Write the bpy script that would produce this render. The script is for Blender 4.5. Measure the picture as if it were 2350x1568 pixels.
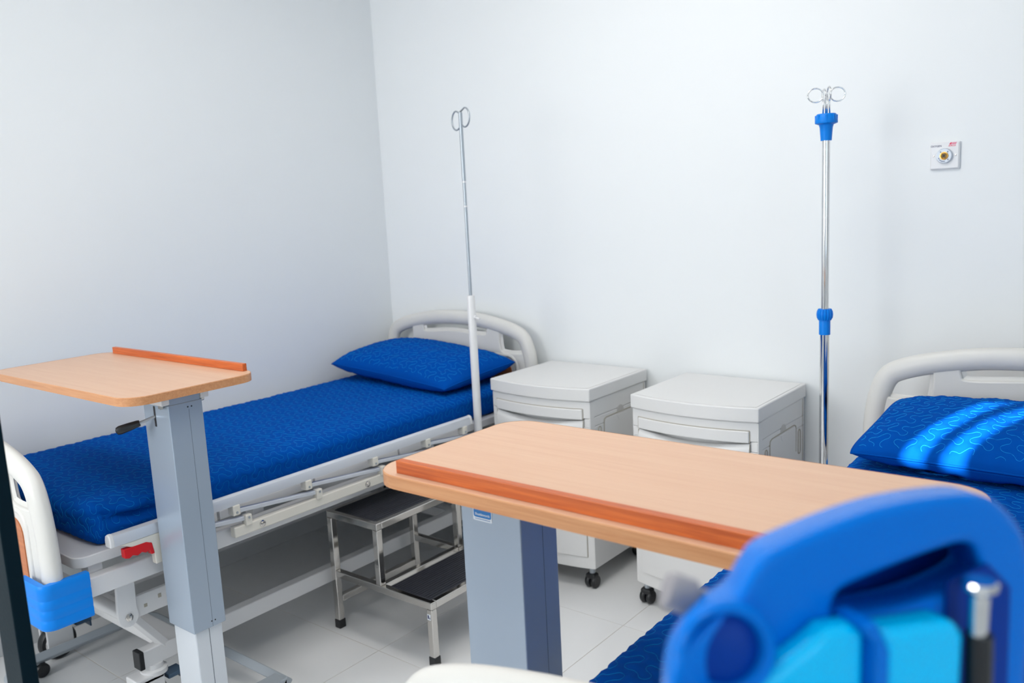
import bpy, bmesh, math, random
import numpy as np
from mathutils import Vector, Matrix
random.seed(4)
for o in list(bpy.data.objects): bpy.data.objects.remove(o)
S = bpy.context.scene
COL = S.collection
PI = math.pi

# ------------------------------------------------------------------ camera
def cam_basis(yaw, pitch, roll):
    cy, sy, cp, sp = math.cos(yaw), math.sin(yaw), math.cos(pitch), math.sin(pitch)
    f = Vector((sy*cp, cy*cp, -sp)); r = Vector((cy, -sy, 0)); u = r.cross(f)
    c, s = math.cos(roll), math.sin(roll)
    return (c*r + s*u), (-s*r + c*u), f
CAM_R, CAM_U, CAM_F = cam_basis(math.radians(-39.017), math.radians(9.051), math.radians(-2.879))
cd = bpy.data.cameras.new('camera'); cam = bpy.data.objects.new('camera', cd); COL.objects.link(cam)
M3 = Matrix((CAM_R, CAM_U, -CAM_F)).transposed()
cam.matrix_world = Matrix.Translation((0, 0, 1.5)) @ M3.to_4x4()
cd.sensor_fit = 'HORIZONTAL'; cd.sensor_width = 36.0; cd.lens = 1960.0*36.0/2350.0
cd.clip_start = 0.02
cd.dof.use_dof = True; cd.dof.focus_distance = 2.0; cd.dof.aperture_fstop = 4.4
S.camera = cam

# ------------------------------------------------------------------ light
w = bpy.data.worlds.new('world'); S.world = w; w.use_nodes = True
bg = w.node_tree.nodes['Background']; bg.inputs[0].default_value = (0.62, 0.78, 1.0, 1); bg.inputs[1].default_value = 1.2
S.view_settings.view_transform = 'Standard'; S.view_settings.look = 'None'
S.view_settings.exposure = -0.52; S.view_settings.gamma = 1.0; S.view_settings.use_curve_mapping = False

def area(name, loc, rot, sx, sy, power, col):
    l = bpy.data.lights.new(name, 'AREA'); l.shape = 'RECTANGLE'; l.size = sx; l.size_y = sy
    l.energy = power; l.color = col
    o = bpy.data.objects.new(name, l); o.location = loc; o.rotation_euler = rot; COL.objects.link(o); return o
FY = -1.6      # inner face of the wall behind the camera
RX = 1.75      # inner face of the right wall
BY = 3.05      # back wall
LX = -3.263    # left wall
CZ = 3.0       # ceiling
area('window_daylight', (-2.55, FY+0.03, 1.72), (-PI/2, 0, PI), 1.15, 1.1, 54, (1.0, 0.99, 0.97))
area('side_window_daylight', (RX-0.03, -0.45, 1.62), (0, PI/2, 0), 1.15, 1.5, 14, (0.55, 0.82, 1.0))
area('ceiling_fill_light', (-1.42, 1.75, CZ-0.075), (0, 0, 0), 1.15, 0.55, 16.5, (1.0, 0.965, 0.90))  # overhead fill from added, unseen ceiling panels; same for the next one
area('ceiling_fill_light', (-0.9, 0.1, CZ-0.075), (0, 0, 0), 1.15, 0.55, 16, (1.0, 0.965, 0.90))
SUN_AZ = Vector((0.4907, 0.8713, 0)); SUN_EL = math.radians(20)
sl = bpy.data.lights.new('sun', 'SUN'); sl.energy = 30; sl.angle = math.radians(0.35); sl.color = (1.0, 0.97, 0.9)
so = bpy.data.objects.new('sun', sl); COL.objects.link(so)
sd = Vector((SUN_AZ.x*math.cos(SUN_EL), SUN_AZ.y*math.cos(SUN_EL), -math.sin(SUN_EL)))
so.rotation_euler = sd.to_track_quat('-Z', 'Y').to_euler(); so.location = (-4, -5, 5)

# ------------------------------------------------------------------ materials
def mat(name, col, rough=0.5, metal=0.0, bump=0.0, bscale=200.0, coat=0.0, sheen=0.0, var=0.0, vscale=6.0, trans=0.0, spec=0.5):
    m = bpy.data.materials.new(name); m.use_nodes = True
    nt = m.node_tree; b = nt.nodes['Principled BSDF']
    b.inputs['Base Color'].default_value = (*col, 1); b.inputs['Roughness'].default_value = rough
    b.inputs['Metallic'].default_value = metal
    b.inputs['Coat Weight'].default_value = coat; b.inputs['Specular IOR Level'].default_value = spec
    if sheen: b.inputs['Sheen Weight'].default_value = sheen; b.inputs['Sheen Roughness'].default_value = 0.4
    if trans: b.inputs['Transmission Weight'].default_value = trans
    tc = nt.nodes.new('ShaderNodeTexCoord')
    n = nt.nodes.new('ShaderNodeTexNoise'); n.inputs['Scale'].default_value = vscale; n.inputs['Detail'].default_value = 4
    nt.links.new(tc.outputs['Object'], n.inputs['Vector'])
    mx = nt.nodes.new('ShaderNodeMix'); mx.data_type = 'RGBA'
    k = 1.0-max(var, 0.015)
    mx.inputs[6].default_value = (*[c*k for c in col], 1); mx.inputs[7].default_value = (*col, 1)
    nt.links.new(n.outputs['Fac'], mx.inputs[0]); nt.links.new(mx.outputs[2], b.inputs['Base Color'])
    if bump:
        n2 = nt.nodes.new('ShaderNodeTexNoise'); n2.inputs['Scale'].default_value = bscale; n2.inputs['Detail'].default_value = 3
        nt.links.new(tc.outputs['Object'], n2.inputs['Vector'])
        bp = nt.nodes.new('ShaderNodeBump'); bp.inputs['Strength'].default_value = bump; bp.inputs['Distance'].default_value = 0.002
        nt.links.new(n2.outputs['Fac'], bp.inputs['Height']); nt.links.new(bp.outputs['Normal'], b.inputs['Normal'])
    return m
def wood(name, c0, c1, axis='X', rough=0.38, sc=1.0, spec=0.5):
    m = bpy.data.materials.new(name); m.use_nodes = True
    nt = m.node_tree; b = nt.nodes['Principled BSDF']; b.inputs['Roughness'].default_value = rough
    tc = nt.nodes.new('ShaderNodeTexCoord'); mp = nt.nodes.new('ShaderNodeMapping')
    s = [60*sc, 60*sc, 60*sc]; s['XYZ'.index(axis)] = 2.2*sc
    mp.inputs['Scale'].default_value = s
    nt.links.new(tc.outputs['Object'], mp.inputs['Vector'])
    n = nt.nodes.new('ShaderNodeTexNoise'); n.inputs['Scale'].default_value = 1.6; n.inputs['Detail'].default_value = 6; n.inputs['Roughness'].default_value = 0.65
    n.inputs['Distortion'].default_value = 0.6
    nt.links.new(mp.outputs[0], n.inputs['Vector'])
    r = nt.nodes.new('ShaderNodeValToRGB'); r.color_ramp.elements[0].position = 0.32; r.color_ramp.elements[1].position = 0.68
    r.color_ramp.elements[0].color = (*c0, 1); r.color_ramp.elements[1].color = (*c1, 1)
    nt.links.new(n.outputs['Fac'], r.inputs[0]); nt.links.new(r.outputs[0], b.inputs['Base Color'])
    bp = nt.nodes.new('ShaderNodeBump'); bp.inputs['Strength'].default_value = 0.05; bp.inputs['Distance'].default_value = 0.001
    nt.links.new(n.outputs['Fac'], bp.inputs['Height']); nt.links.new(bp.outputs['Normal'], b.inputs['Normal'])
    return m
def emit(name, col, st):
    m = bpy.data.materials.new(name); m.use_nodes = True
    b = m.node_tree.nodes['Principled BSDF']
    b.inputs['Base Color'].default_value = (*col, 1); b.inputs['Emission Color'].default_value = (*col, 1); b.inputs['Emission Strength'].default_value = st
    return m
W = dict(
    wall=mat('wall_paint', (0.85, 0.876, 0.89), 0.55, bump=0.25, bscale=9, var=0.02, vscale=1.5),
    ceil=mat('ceiling_paint', (0.86, 0.87, 0.88), 0.7, bump=0.1, bscale=60),
    tile=mat('floor_tile', (0.80, 0.81, 0.82), 0.12, var=0.03, vscale=5),
    grout=mat('grout', (0.62, 0.57, 0.50), 0.8, bump=0.2),
    skirt=mat('skirting', (0.62, 0.63, 0.64), 0.2),
    abs=mat('cream_abs', (0.70, 0.69, 0.66), 0.38, bump=0.04, bscale=900),
    cab=mat('cabinet_abs', (0.77, 0.765, 0.76), 0.42, bump=0.06, bscale=1200),
    white=mat('white_enamel', (0.74, 0.74, 0.75), 0.3),
    cream=mat('cream_enamel', (0.74, 0.71, 0.64), 0.35),
    alu=mat('anodised_aluminium', (0.66, 0.69, 0.75), 0.32, metal=0.35),
    blueplastic=mat('blue_plastic', (0.0, 0.22, 0.78), 0.4, spec=0.25),
    fabric=mat('blue_quilt', (0.0, 0.075, 0.40), 0.85, bump=0.25, bscale=1500, var=0.1, vscale=14, spec=0.04),
    thread=mat('light_blue_thread', (0.006, 0.23, 0.62), 0.7, spec=0.08),
    beech=wood('beech_laminate', (0.68, 0.41, 0.265), (0.73, 0.47, 0.315)),
    beechedge=wood('beech_edge', (0.52, 0.225, 0.09), (0.64, 0.32, 0.15), sc=1.6),
    strip=wood('red_strip', (0.42, 0.075, 0.012), (0.68, 0.16, 0.03), sc=1.5),
    insert=wood('orange_insert', (0.45, 0.13, 0.04), (0.56, 0.19, 0.06), sc=0.8),
    grey=mat('silver_grey_paint', (0.36, 0.43, 0.52), 0.28, metal=0.25, bump=0.03, bscale=800),
    pale=mat('pale_grey_paint', (0.66, 0.70, 0.75), 0.3),
    darkgrey=mat('dark_grey_paint', (0.13, 0.16, 0.19), 0.35),
    chrome=mat('polished_steel', (0.62, 0.60, 0.57), 0.1, metal=1.0, bump=0.03, bscale=40),
    chrome2=mat('pole_steel', (0.75, 0.75, 0.75), 0.08, metal=1.0),
    rod=mat('dull_steel', (0.42, 0.46, 0.50), 0.35, metal=0.8),
    rubber=mat('black_rubber', (0.012, 0.013, 0.016), 0.42),
    tread=mat('ribbed_rubber', (0.028, 0.030, 0.040), 0.45, var=0.3, vscale=60),
    black=mat('black_plastic', (0.008, 0.009, 0.011), 0.35),
    navy=mat('dark_teal_metal', (0.003, 0.013, 0.020), 0.45, bump=0.1, spec=0.06),
    red=mat('red_plastic', (0.65, 0.0, 0.005), 0.35),
    slate=mat('slate_blue_pedal', (0.05, 0.10, 0.17), 0.35),
    brass=mat('brass', (0.75, 0.42, 0.10), 0.25, metal=1.0),
    ox=mat('outlet_white', (0.80, 0.81, 0.83), 0.3),
    ring=mat('outlet_ring', (0.60, 0.66, 0.74), 0.25, metal=0.2),
    ink=mat('navy_ink', (0.02, 0.03, 0.12), 0.5),
    redink=mat('red_ink', (0.75, 0.01, 0.08), 0.5),
    pink=mat('pink_ink', (0.78, 0.28, 0.38), 0.5),
    label=mat('label_white', (0.7, 0.75, 0.8), 0.4),
    labelblue=mat('label_blue', (0.01, 0.16, 0.45), 0.4),
    cyan=mat('cyan_gloss', (0.0, 0.56, 1.0), 0.12, coat=0.15, spec=0.15),
    dev=mat('device_blue', (0.0, 0.17, 0.68), 0.26, spec=0.09),
    devdark=mat('device_blue_inner', (0.0, 0.04, 0.30), 0.4, spec=0.1),
    frost=emit('frosted_glass', (0.85, 0.93, 1.0), 1.5),
    fillw=emit('fill_diffuser', (1.0, 0.97, 0.92), 4.0),  # glow of the added ceiling fill panels
    knobgrey=mat('knob_grey', (0.30, 0.29, 0.31), 0.35),
    notch=mat('notch_grey', (0.56, 0.55, 0.53), 0.6),
    leggrey=mat('base_grey', (0.36, 0.40, 0.44), 0.35),
    seam=mat('shadow_gap', (0.40, 0.37, 0.31), 0.8),
)

# ------------------------------------------------------------------ mesh helpers
class MB:
    def __init__(s): s.v = []; s.f = []
    def add(s, vs, fs, m=None):
        n = len(s.v)
        s.v += [tuple(m @ Vector(p)) for p in vs] if m else [tuple(p) for p in vs]
        s.f += [tuple(i+n for i in f) for f in fs]; return s
    def box(s, x0, x1, y0, y1, z0, z1, m=None):
        vs = [(x, y, z) for z in (z0, z1) for y in (y0, y1) for x in (x0, x1)]
        return s.add(vs, [(0, 2, 3, 1), (4, 5, 7, 6), (0, 1, 5, 4), (2, 6, 7, 3), (0, 4, 6, 2), (1, 3, 7, 5)], m)
    def bar(s, p, q, wx, wz, up=(0, 0, 1)):
        p, q = Vector(p), Vector(q); d = (q-p); L = d.length; d.normalize()
        r = d.cross(Vector(up)).normalized(); u = r.cross(d)
        m = Matrix((r, d, u)).transposed().to_4x4(); m.translation = p
        return s.box(-wx/2, wx/2, 0, L, -wz/2, wz/2, m)
    def tube(s, path, r, n=10, closed=False, cap=True, ry=None, up=None):
        P = [Vector(p) for p in path]; N = len(P)
        R = r if hasattr(r, '__len__') else [r]*N
        t0 = (P[1]-P[0]).normalized()
        ref = Vector(up) if up else (Vector((0, 0, 1)) if abs(t0.z) < .9 else Vector((1, 0, 0)))
        rings = []; u = None
        for i in range(N):
            if closed: t = (P[(i+1) % N]-P[i-1]).normalized()
            else: t = (P[min(i+1, N-1)]-P[max(i-1, 0)]).normalized()
            if up: u = ref
            elif u is None: u = (ref-t*ref.dot(t)).normalized()
            else: u = (u-t*u.dot(t)).normalized()
            b = t.cross(u).normalized(); uu = b.cross(t)
            k = (ry/r if not hasattr(r, '__len__') else ry) if ry else 1.0
            rings.append([P[i]+b*(math.cos(a)*R[i])+uu*(math.sin(a)*R[i]*k) for a in [2*PI*j/n for j in range(n)]])
        vs = [p for g in rings for p in g]; fs = []
        for i in range(N if closed else N-1):
            for j in range(n):
                a = i*n+j; b = i*n+(j+1) % n; c = ((i+1) % N)*n+(j+1) % n; d = ((i+1) % N)*n+j
                fs.append((a, b, c, d))
        if cap and not closed:
            fs.append(tuple(range(n-1, -1, -1))); fs.append(tuple((N-1)*n+j for j in range(n)))
        return s.add(vs, fs)
    def cyl(s, p, q, r, n=16): return s.tube([p, q], r, n)
    def lathe(s, prof, o=(0, 0, 0), axis=(0, 0, 1), n=24):
        ax = Vector(axis).normalized(); ref = Vector((1, 0, 0)) if abs(ax.x) < .9 else Vector((0, 1, 0))
        u = (ref-ax*ref.dot(ax)).normalized(); b = ax.cross(u); o = Vector(o)
        vs = [o+ax*z+(u*math.cos(2*PI*j/n)+b*math.sin(2*PI*j/n))*r for r, z in prof for j in range(n)]
        fs = [(i*n+j, i*n+(j+1) % n, (i+1)*n+(j+1) % n, (i+1)*n+j) for i in range(len(prof)-1) for j in range(n)]
        fs.append(tuple(range(n-1, -1, -1))); fs.append(tuple((len(prof)-1)*n+j for j in range(n)))
        return s.add(vs, fs)
    def prism(s, poly, z0, z1, m=None):
        n = len(poly); vs = [(x, y, z0) for x, y in poly]+[(x, y, z1) for x, y in poly]
        fs = [tuple(range(n-1, -1, -1)), tuple(range(n, 2*n))]+[(i, (i+1) % n, n+(i+1) % n, n+i) for i in range(n)]
        return s.add(vs, fs, m)
    def mesh(s, me, m=None):
        return s.add([v.co for v in me.vertices], [tuple(p.vertices) for p in me.polygons], m)

def smoothshade(me, ang):
    me.polygons.foreach_set('use_smooth', [True]*len(me.polygons))
    me.set_sharp_from_angle(angle=math.radians(ang))
def obj(name, mb, m, parent=None, bevel=0.0, smooth=35, seg=2, fix=True):
    me = bpy.data.meshes.new(name); me.from_pydata([tuple(v) for v in mb.v], [], mb.f)
    if fix:
        bm = bmesh.new(); bm.from_mesh(me); bmesh.ops.recalc_face_normals(bm, faces=bm.faces); bm.to_mesh(me); bm.free()
    me.update(); smoothshade(me, smooth)
    me.materials.append(W[m])
    o = bpy.data.objects.new(name, me); COL.objects.link(o)
    if parent: o.parent = parent
    if bevel:
        b = o.modifiers.new('bevel', 'BEVEL'); b.width = bevel; b.segments = seg; b.limit_method = 'ANGLE'; b.angle_limit = math.radians(40)
        b.harden_normals = True
    return o
def tag(o, label, cat, group=None):
    o['label'] = label; o['category'] = cat
    if group: o['group'] = group
    return o
def thing(name, label, cat, loc=(0, 0, 0), rz=0, group=None):
    o = bpy.data.objects.new(name, None); o.empty_display_size = 0.05; COL.objects.link(o)
    o.location = loc; o.rotation_euler = (0, 0, rz); return tag(o, label, cat, group)
def struct(o): o['kind'] = 'structure'; return o
def box(name, dims, m, parent=None, bevel=0.0): return obj(name, MB().box(*dims), m, parent, bevel)
def copy_part(o, parent, loc=None):
    c = o.copy(); COL.objects.link(c); c.parent = parent
    if loc is not None: c.location = loc
    return c
def rrect(x0, x1, y0, y1, r, n=6):
    out = []
    for cx, cy, a0 in ((x1-r, y1-r, 0), (x0+r, y1-r, PI/2), (x0+r, y0+r, PI), (x1-r, y0+r, 1.5*PI)):
        out += [(cx+r*math.cos(a0+PI/2*i/n), cy+r*math.sin(a0+PI/2*i/n)) for i in range(n+1)]
    return out
def catmull(P, k=6, closed=False):
    P = [np.array(p, float) for p in P]; n = len(P); out = []
    for i in range(n if closed else n-1):
        if closed: a, b, c, d = P[i-1], P[i], P[(i+1) % n], P[(i+2) % n]
        else: a, b, c, d = P[max(i-1, 0)], P[i], P[i+1], P[min(i+2, n-1)]
        for j in range(k):
            t = j/k
            out.append(0.5*(2*b+(c-a)*t+(2*a-5*b+4*c-d)*t*t+(3*b-a-3*c+d)*t**3))
    if not closed: out.append(P[-1])
    return [tuple(p) for p in out]
def plate(outline, holes, half, bevel, res=2):
    cu = bpy.data.curves.new('plate', 'CURVE'); cu.dimensions = '2D'; cu.fill_mode = 'BOTH'
    cu.extrude = max(half-bevel, 0.0001); cu.bevel_depth = bevel; cu.bevel_resolution = res
    for ps in [outline]+holes:
        sp = cu.splines.new('POLY'); sp.points.add(len(ps)-1); sp.use_cyclic_u = True
        for p, q in zip(sp.points, ps): p.co = (q[0], q[1], 0, 1)
    o = bpy.data.objects.new('plate', cu); COL.objects.link(o)
    dg = bpy.context.evaluated_depsgraph_get(); me = bpy.data.meshes.new_from_object(o.evaluated_get(dg))
    bpy.data.objects.remove(o); bpy.data.curves.remove(cu); return me
XZ = Matrix.Rotation(PI/2, 4, 'X')      # (x,y,0) -> (x,0,z), z+ -> -y
def text_mb(txt, size, m, depth=0.0004, align='CENTER', shear=0.0):
    cu = bpy.data.curves.new('t', 'FONT'); cu.body = txt; cu.size = size; cu.extrude = depth; cu.align_x = align; cu.align_y = 'CENTER'; cu.shear = shear
    cu.resolution_u = 3; cu.offset = size*0.012
    o = bpy.data.objects.new('t', cu); COL.objects.link(o)
    dg = bpy.context.evaluated_depsgraph_get(); me = bpy.data.meshes.new_from_object(o.evaluated_get(dg))
    bpy.data.objects.remove(o); bpy.data.curves.remove(cu)
    mb = MB().mesh(me, m); bpy.data.meshes.remove(me); return mb

# ------------------------------------------------------------------ the room
T = 0.612
fl = struct(box('floor', (LX-0.1, RX+0.1, FY-0.1, BY+0.1, -0.12, -0.0012), 'grout'))
tm = MB().box(-T/2+0.001, T/2-0.001, -T/2+0.001, T/2-0.001, -0.0012, 0.0)
proto = None
x_off, y_off = -2.137, 1.819
for i in range(-3, 8):
    for j in range(-7, 4):
        x0, y0 = x_off+i*T, y_off+j*T
        ax0, ax1, ay0, ay1 = max(x0, LX), min(x0+T, RX), max(y0, FY), min(y0+T, BY)
        if ax1-ax0 < 0.01 or ay1-ay0 < 0.01: continue
        full = (ax1-ax0) > T-1e-4 and (ay1-ay0) > T-1e-4
        if full:
            if proto is None: proto = t = obj('floor_tile', tm, 'tile', fl, 0.0004)
            else: t = copy_part(proto, fl)
            t.location = (x0+T/2, y0+T/2, 0)
        else:
            obj('floor_tile', MB().box(ax0+.0012, ax1-.0012, ay0+.0012, ay1-.0012, -0.0012, 0), 'tile', fl, 0.0004)
struct(box('wall_back', (LX-0.15, RX+0.15, BY, BY+0.15, 0, CZ), 'wall'))
struct(box('wall_left', (LX-0.15, LX, FY-0.15, BY, 0, CZ), 'wall'))
g = MB()
g.box(RX, RX+.15, FY-.15, BY, 0, 1.0); g.box(RX, RX+.15, FY-.15, BY, 2.25, CZ); g.box(RX, RX+.15, FY-.15, -1.25, 1.0, 2.25); g.box(RX, RX+.15, .35, BY, 1.0, 2.25)
struct(obj('wall_right', g, 'wall'))
g = MB(); g.box(RX+.05, RX+.1, -1.25, .35, 1.0, 1.04); g.box(RX+.05, RX+.1, -1.25, .35, 2.21, 2.25)
for y in (-1.25, -.47, .31): g.box(RX+.05, RX+.1, y, y+.04, 1.04, 2.21)
w3 = struct(obj('window_3', g, 'white'))
for y in (-1.21, -.43): box('pane', (RX+.07, RX+.076, y, y+.74, 1.04, 2.21), 'frost', w3)
struct(box('ceiling', (LX-0.15, RX+0.15, FY-0.15, BY+0.15, CZ, CZ+0.12), 'ceil'))
# wall behind the camera, with the window daylight comes in by and an added opening for the sun slots above it
WX0, WX1, WZ0, WZ1 = -3.16, -1.94, 1.15, 2.29
VX0, VX1, VZ0, VZ1 = -3.1, -2.3, 2.36, 2.74
g = MB()
g.box(LX, RX, FY-0.15, FY, 0, WZ0); g.box(LX, WX0, FY-0.15, FY, WZ0, WZ1); g.box(WX1, RX, FY-0.15, FY, WZ0, WZ1)
g.box(LX, RX, FY-0.15, FY, WZ1, VZ0); g.box(LX, VX0, FY-0.15, FY, VZ0, VZ1); g.box(VX1, RX, FY-0.15, FY, VZ0, VZ1)
g.box(LX, RX, FY-0.15, FY, VZ1, CZ)
struct(obj('wall_front', g, 'wall'))
def winframe(name, x0, x1, z0, z1, mull):
    g = MB(); y0, y1 = FY-0.1, FY-0.05
    g.box(x0, x1, y0, y1, z0, z0+.04); g.box(x0, x1, y0, y1, z1-.04, z1)
    for x in [x0]+mull+[x1-.04]: g.box(x, x+.04, y0, y1, z0+.04, z1-.04)
    return struct(obj(name, g, 'white'))
w1 = winframe('window_1', WX0, WX1, WZ0, WZ1, [WX0+.59])
for k in range(2):
    a = WX0+.04+.59*k
    box('pane', (a, a+.55, FY-.08, FY-.074, WZ0+.04, WZ1-.04), 'frost', w1)
w2 = winframe('sun_opening_frame', VX0, VX1, VZ0, VZ1, [])
# unseen opaque board, added with two slots that shape the sun into streaks
tgt = Vector((-0.44, 2.47, 0.84)); tt = (tgt.y-(FY-0.077))/SUN_AZ.y
sx = tgt.x-SUN_AZ.x*tt; sz = tgt.z+tt*math.tan(SUN_EL)
sh = 0.125; sw = 0.027; gap = 0.05
g = MB(); y0, y1 = FY-.08, FY-.074
g.box(VX0+.04, VX1-.04, y0, y1, VZ0+.04, sz-sh); g.box(VX0+.04, VX1-.04, y0, y1, sz+sh, VZ1-.04)
g.box(VX0+.04, sx-gap-sw, y0, y1, sz-sh, sz+sh); g.box(sx-gap+sw, sx+gap-sw, y0, y1, sz-sh, sz+sh); g.box(sx+gap+sw, VX1-.04, y0, y1, sz-sh, sz+sh)
obj('sun_slot_board', g, 'white', w2)
for nm, d in (('baseboard_left', (LX, LX+.012, FY, BY, 0, .09)), ('baseboard_back', (LX+.012, RX-.012, BY-.012, BY, 0, .09)),
              ('baseboard_right', (RX-.012, RX, FY, BY, 0, .09))):
    struct(box(nm, d, 'skirt', None, 0.002))
for k, (x, y) in enumerate(((-1.42, 1.75), (-0.9, 0.1))):  # unseen panels added to carry the overhead fill light
    t = thing('ceiling_fill_panel', ['wide white added fill light panel above the bedside cabinets', 'wide white added fill light panel above the foot ends of the beds'][k], 'lamp', (x, y, CZ))
    box('housing', (-.62, .62, -.31, .31, -.05, 0), 'white', t, .006); box('diffuser', (-.59, .59, -.285, .285, -.062, -.05), 'fillw', t, .004)

# ------------------------------------------------------------------ quilting pattern
MOTIF = np.array([[0.0, 0.0], [-0.0002, -0.0135], [-0.0092, -0.0195], [-0.0181, -0.0294], [-0.0155, -0.0398], [-0.005, -0.0449], [0.0062, -0.0446], [0.0156, -0.05], [0.0232, -0.0589], [0.0319, -0.0609], [0.0386, -0.0541], [0.0384, -0.0442], [0.0306, -0.0377], [0.0214, -0.032], [0.0173, -0.0229], [0.0213, -0.0154], [0.0316, -0.0158], [0.0407, -0.0183], [0.0533, -0.0108], [0.062, -0.005], [0.0726, -0.0098]])
V1 = np.array([0.0726, -0.0098]); V2 = np.array([0.0, 0.065])
def motif_curve(k=4):
    ext = np.vstack([MOTIF[-3:-1]-V1, MOTIF, MOTIF[1:3]+V1])
    c = np.array(catmull([tuple(p) for p in ext], k))
    return c[2*k:-2*k]
MC = motif_curve(4)
BI = np.linalg.inv(np.array([V1, V2]).T)
_n = 48
_a, _b = np.meshgrid((np.arange(_n)+.5)/_n, (np.arange(_n)+.5)/_n, indexing='ij')
_pts = _a[..., None]*V1+_b[..., None]*V2
_all = np.vstack([MC+i*V1+j*V2 for i in range(-2, 3) for j in range(-2, 4)])
DF = np.sqrt(((_pts[:, :, None, :]-_all[None, None, :, :])**2).sum(-1)).min(-1)
def qdist(u, v):
    q = np.stack([u, v], -1) @ BI.T
    i = np.floor((q % 1.0)*_n).astype(int) % _n
    return DF[i[..., 0], i[..., 1]]
def relief(u, v, H=0.0058, s=0.012):
    d = qdist(u, v); return H*(1-np.exp(-(d/s)**2))
def stitch_lines(u0, u1, v0, v1):
    """polylines (k,2) of the stitching clipped to the rectangle"""
    out = []
    qs = np.array([[u0, v0], [u1, v0], [u0, v1], [u1, v1]]) @ BI.T
    for j in range(int(qs[:, 1].min())-3, int(qs[:, 1].max())+4):
        line = np.vstack([MC[:-1]+i*V1+j*V2 for i in range(int(qs[:, 0].min())-2, int(qs[:, 0].max())+3)])
        ok = (line[:, 0] > u0) & (line[:, 0] < u1) & (line[:, 1] > v0) & (line[:, 1] < v1)
        k = 0
        while k < len(line):
            if ok[k]:
                e = k
                while e < len(line) and ok[e]: e += 1
                if e-k > 3: out.append(line[k:e])
                k = e
            else: k += 1
    return out
def ribbon_mb(lines, surf, r=0.0008, lift=0.0006):
    mb = MB()
    for L in lines:
        p, n = surf(L[:, 0], L[:, 1])
        t = np.gradient(p, axis=0); t /= np.linalg.norm(t, axis=1)[:, None]+1e-9
        b = np.cross(n, t); k = len(L)
        base = len(mb.v)
        P = np.concatenate([p-b*r-n*.0006, p+n*(lift+r*.6), p+b*r-n*.0006])
        mb.v += [tuple(x) for x in P]
        for i in range(k-1):
            mb.f.append((base+i, base+i+1, base+k+i+1, base+k+i)); mb.f.append((base+k+i, base+k+i+1, base+2*k+i+1, base+2*k+i))
    return mb
def vnoise(u, v, seed, amp, sc):
    r = np.random.RandomState(seed); o = 0
    for k in range(6):
        a = r.rand()*2*PI; f = sc*(0.6+r.rand()*1.2); ph = r.rand()*6.28
        o = o+np.sin((u*math.cos(a)+v*math.sin(a))*f+ph)
    return amp*o/3

def make_mattress(name, label, loc, wx, ly, th, seed, folds):
    r, rb = 0.046, 0.036
    a, b = wx/2-r, ly/2-r
    s1 = PI*r/2; s2 = s1+(th-r-rb); s3 = s2+PI*rb/2
    t = thing(name, label, 'mattress', loc)
    def surf(u, v, q=True):
        cx = np.clip(u, -a, a); cy = np.clip(v, -b, b); du = u-cx; dv = v-cy
        s = np.sqrt(du*du+dv*dv); k = np.maximum(s, 1e-9); dx, dy = du/k, dv/k
        s = np.minimum(s, s3)
        ang = np.minimum(s, s1)/r
        ext = r*np.sin(ang); drop = r*(1-np.cos(ang))
        drop = drop+np.clip(s-s1, 0, s2-s1)
        a2 = np.clip(s-s2, 0, None)/rb
        ext = ext-rb*(1-np.cos(a2)); drop = drop+rb*np.sin(a2)
        na = ang+a2
        n = np.stack([dx*np.sin(na), dy*np.sin(na), np.cos(na)], -1)
        p = np.stack([cx+dx*ext, cy+dy*ext, th-drop], -1)
        h = relief(u, v) if q else np.zeros_like(u)
        h = h+vnoise(u, v, seed, 0.0022, 9)+vnoise(u, v, seed+7, 0.0009, 38)
        h = h+0.014*(np.clip(1-(u/a)**2, 0, 1)**.5-1)*0.6          # slight crown
        for fx, fy, an, wd, ln, am in folds:
            cu, cv = math.cos(an), math.sin(an)
            x = (u-fx)*cu+(v-fy)*cv; y = -(u-fx)*cv*1.0+(v-fy)*cu*1.0
            y = -(u-fx)*math.sin(an)+(v-fy)*math.cos(an)
            h = h+am*np.exp(-(y/wd)**2)*np.exp(-(x/ln)**2)
        fade = np.clip((s3-np.sqrt(du*du+dv*dv))/0.03, 0, 1)
        return p+n*(h*fade)[..., None], n
    st = 0.0062
    nu = int((2*a+2*s3)/st); nv = int((2*b+2*s3)/st)
    U, V = np.meshgrid(np.linspace(-a-s3, a+s3, nu), np.linspace(-b-s3, b+s3, nv), indexing='ij')
    p, n = surf(U, V)
    mb = MB(); mb.v = [tuple(x) for x in p.reshape(-1, 3)]
    I = np.arange(nu*nv).reshape(nu, nv)
    q = np.stack([I[:-1, :-1], I[1:, :-1], I[1:, 1:], I[:-1, 1:]], -1).reshape(-1, 4)
    mb.f = [tuple(x) for x in q.tolist()]
    mb.box(-a, a, -b, b, 0.0, 0.01)
    obj('cover', mb, 'fabric', t, smooth=180, fix=False)
    e = s2*0.98
    obj('stitching', ribbon_mb(stitch_lines(-a-e, a+e, -b-e, b+e), surf), 'thread', t, smooth=180, fix=False)['kind'] = 'stuff'
    return t

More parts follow.
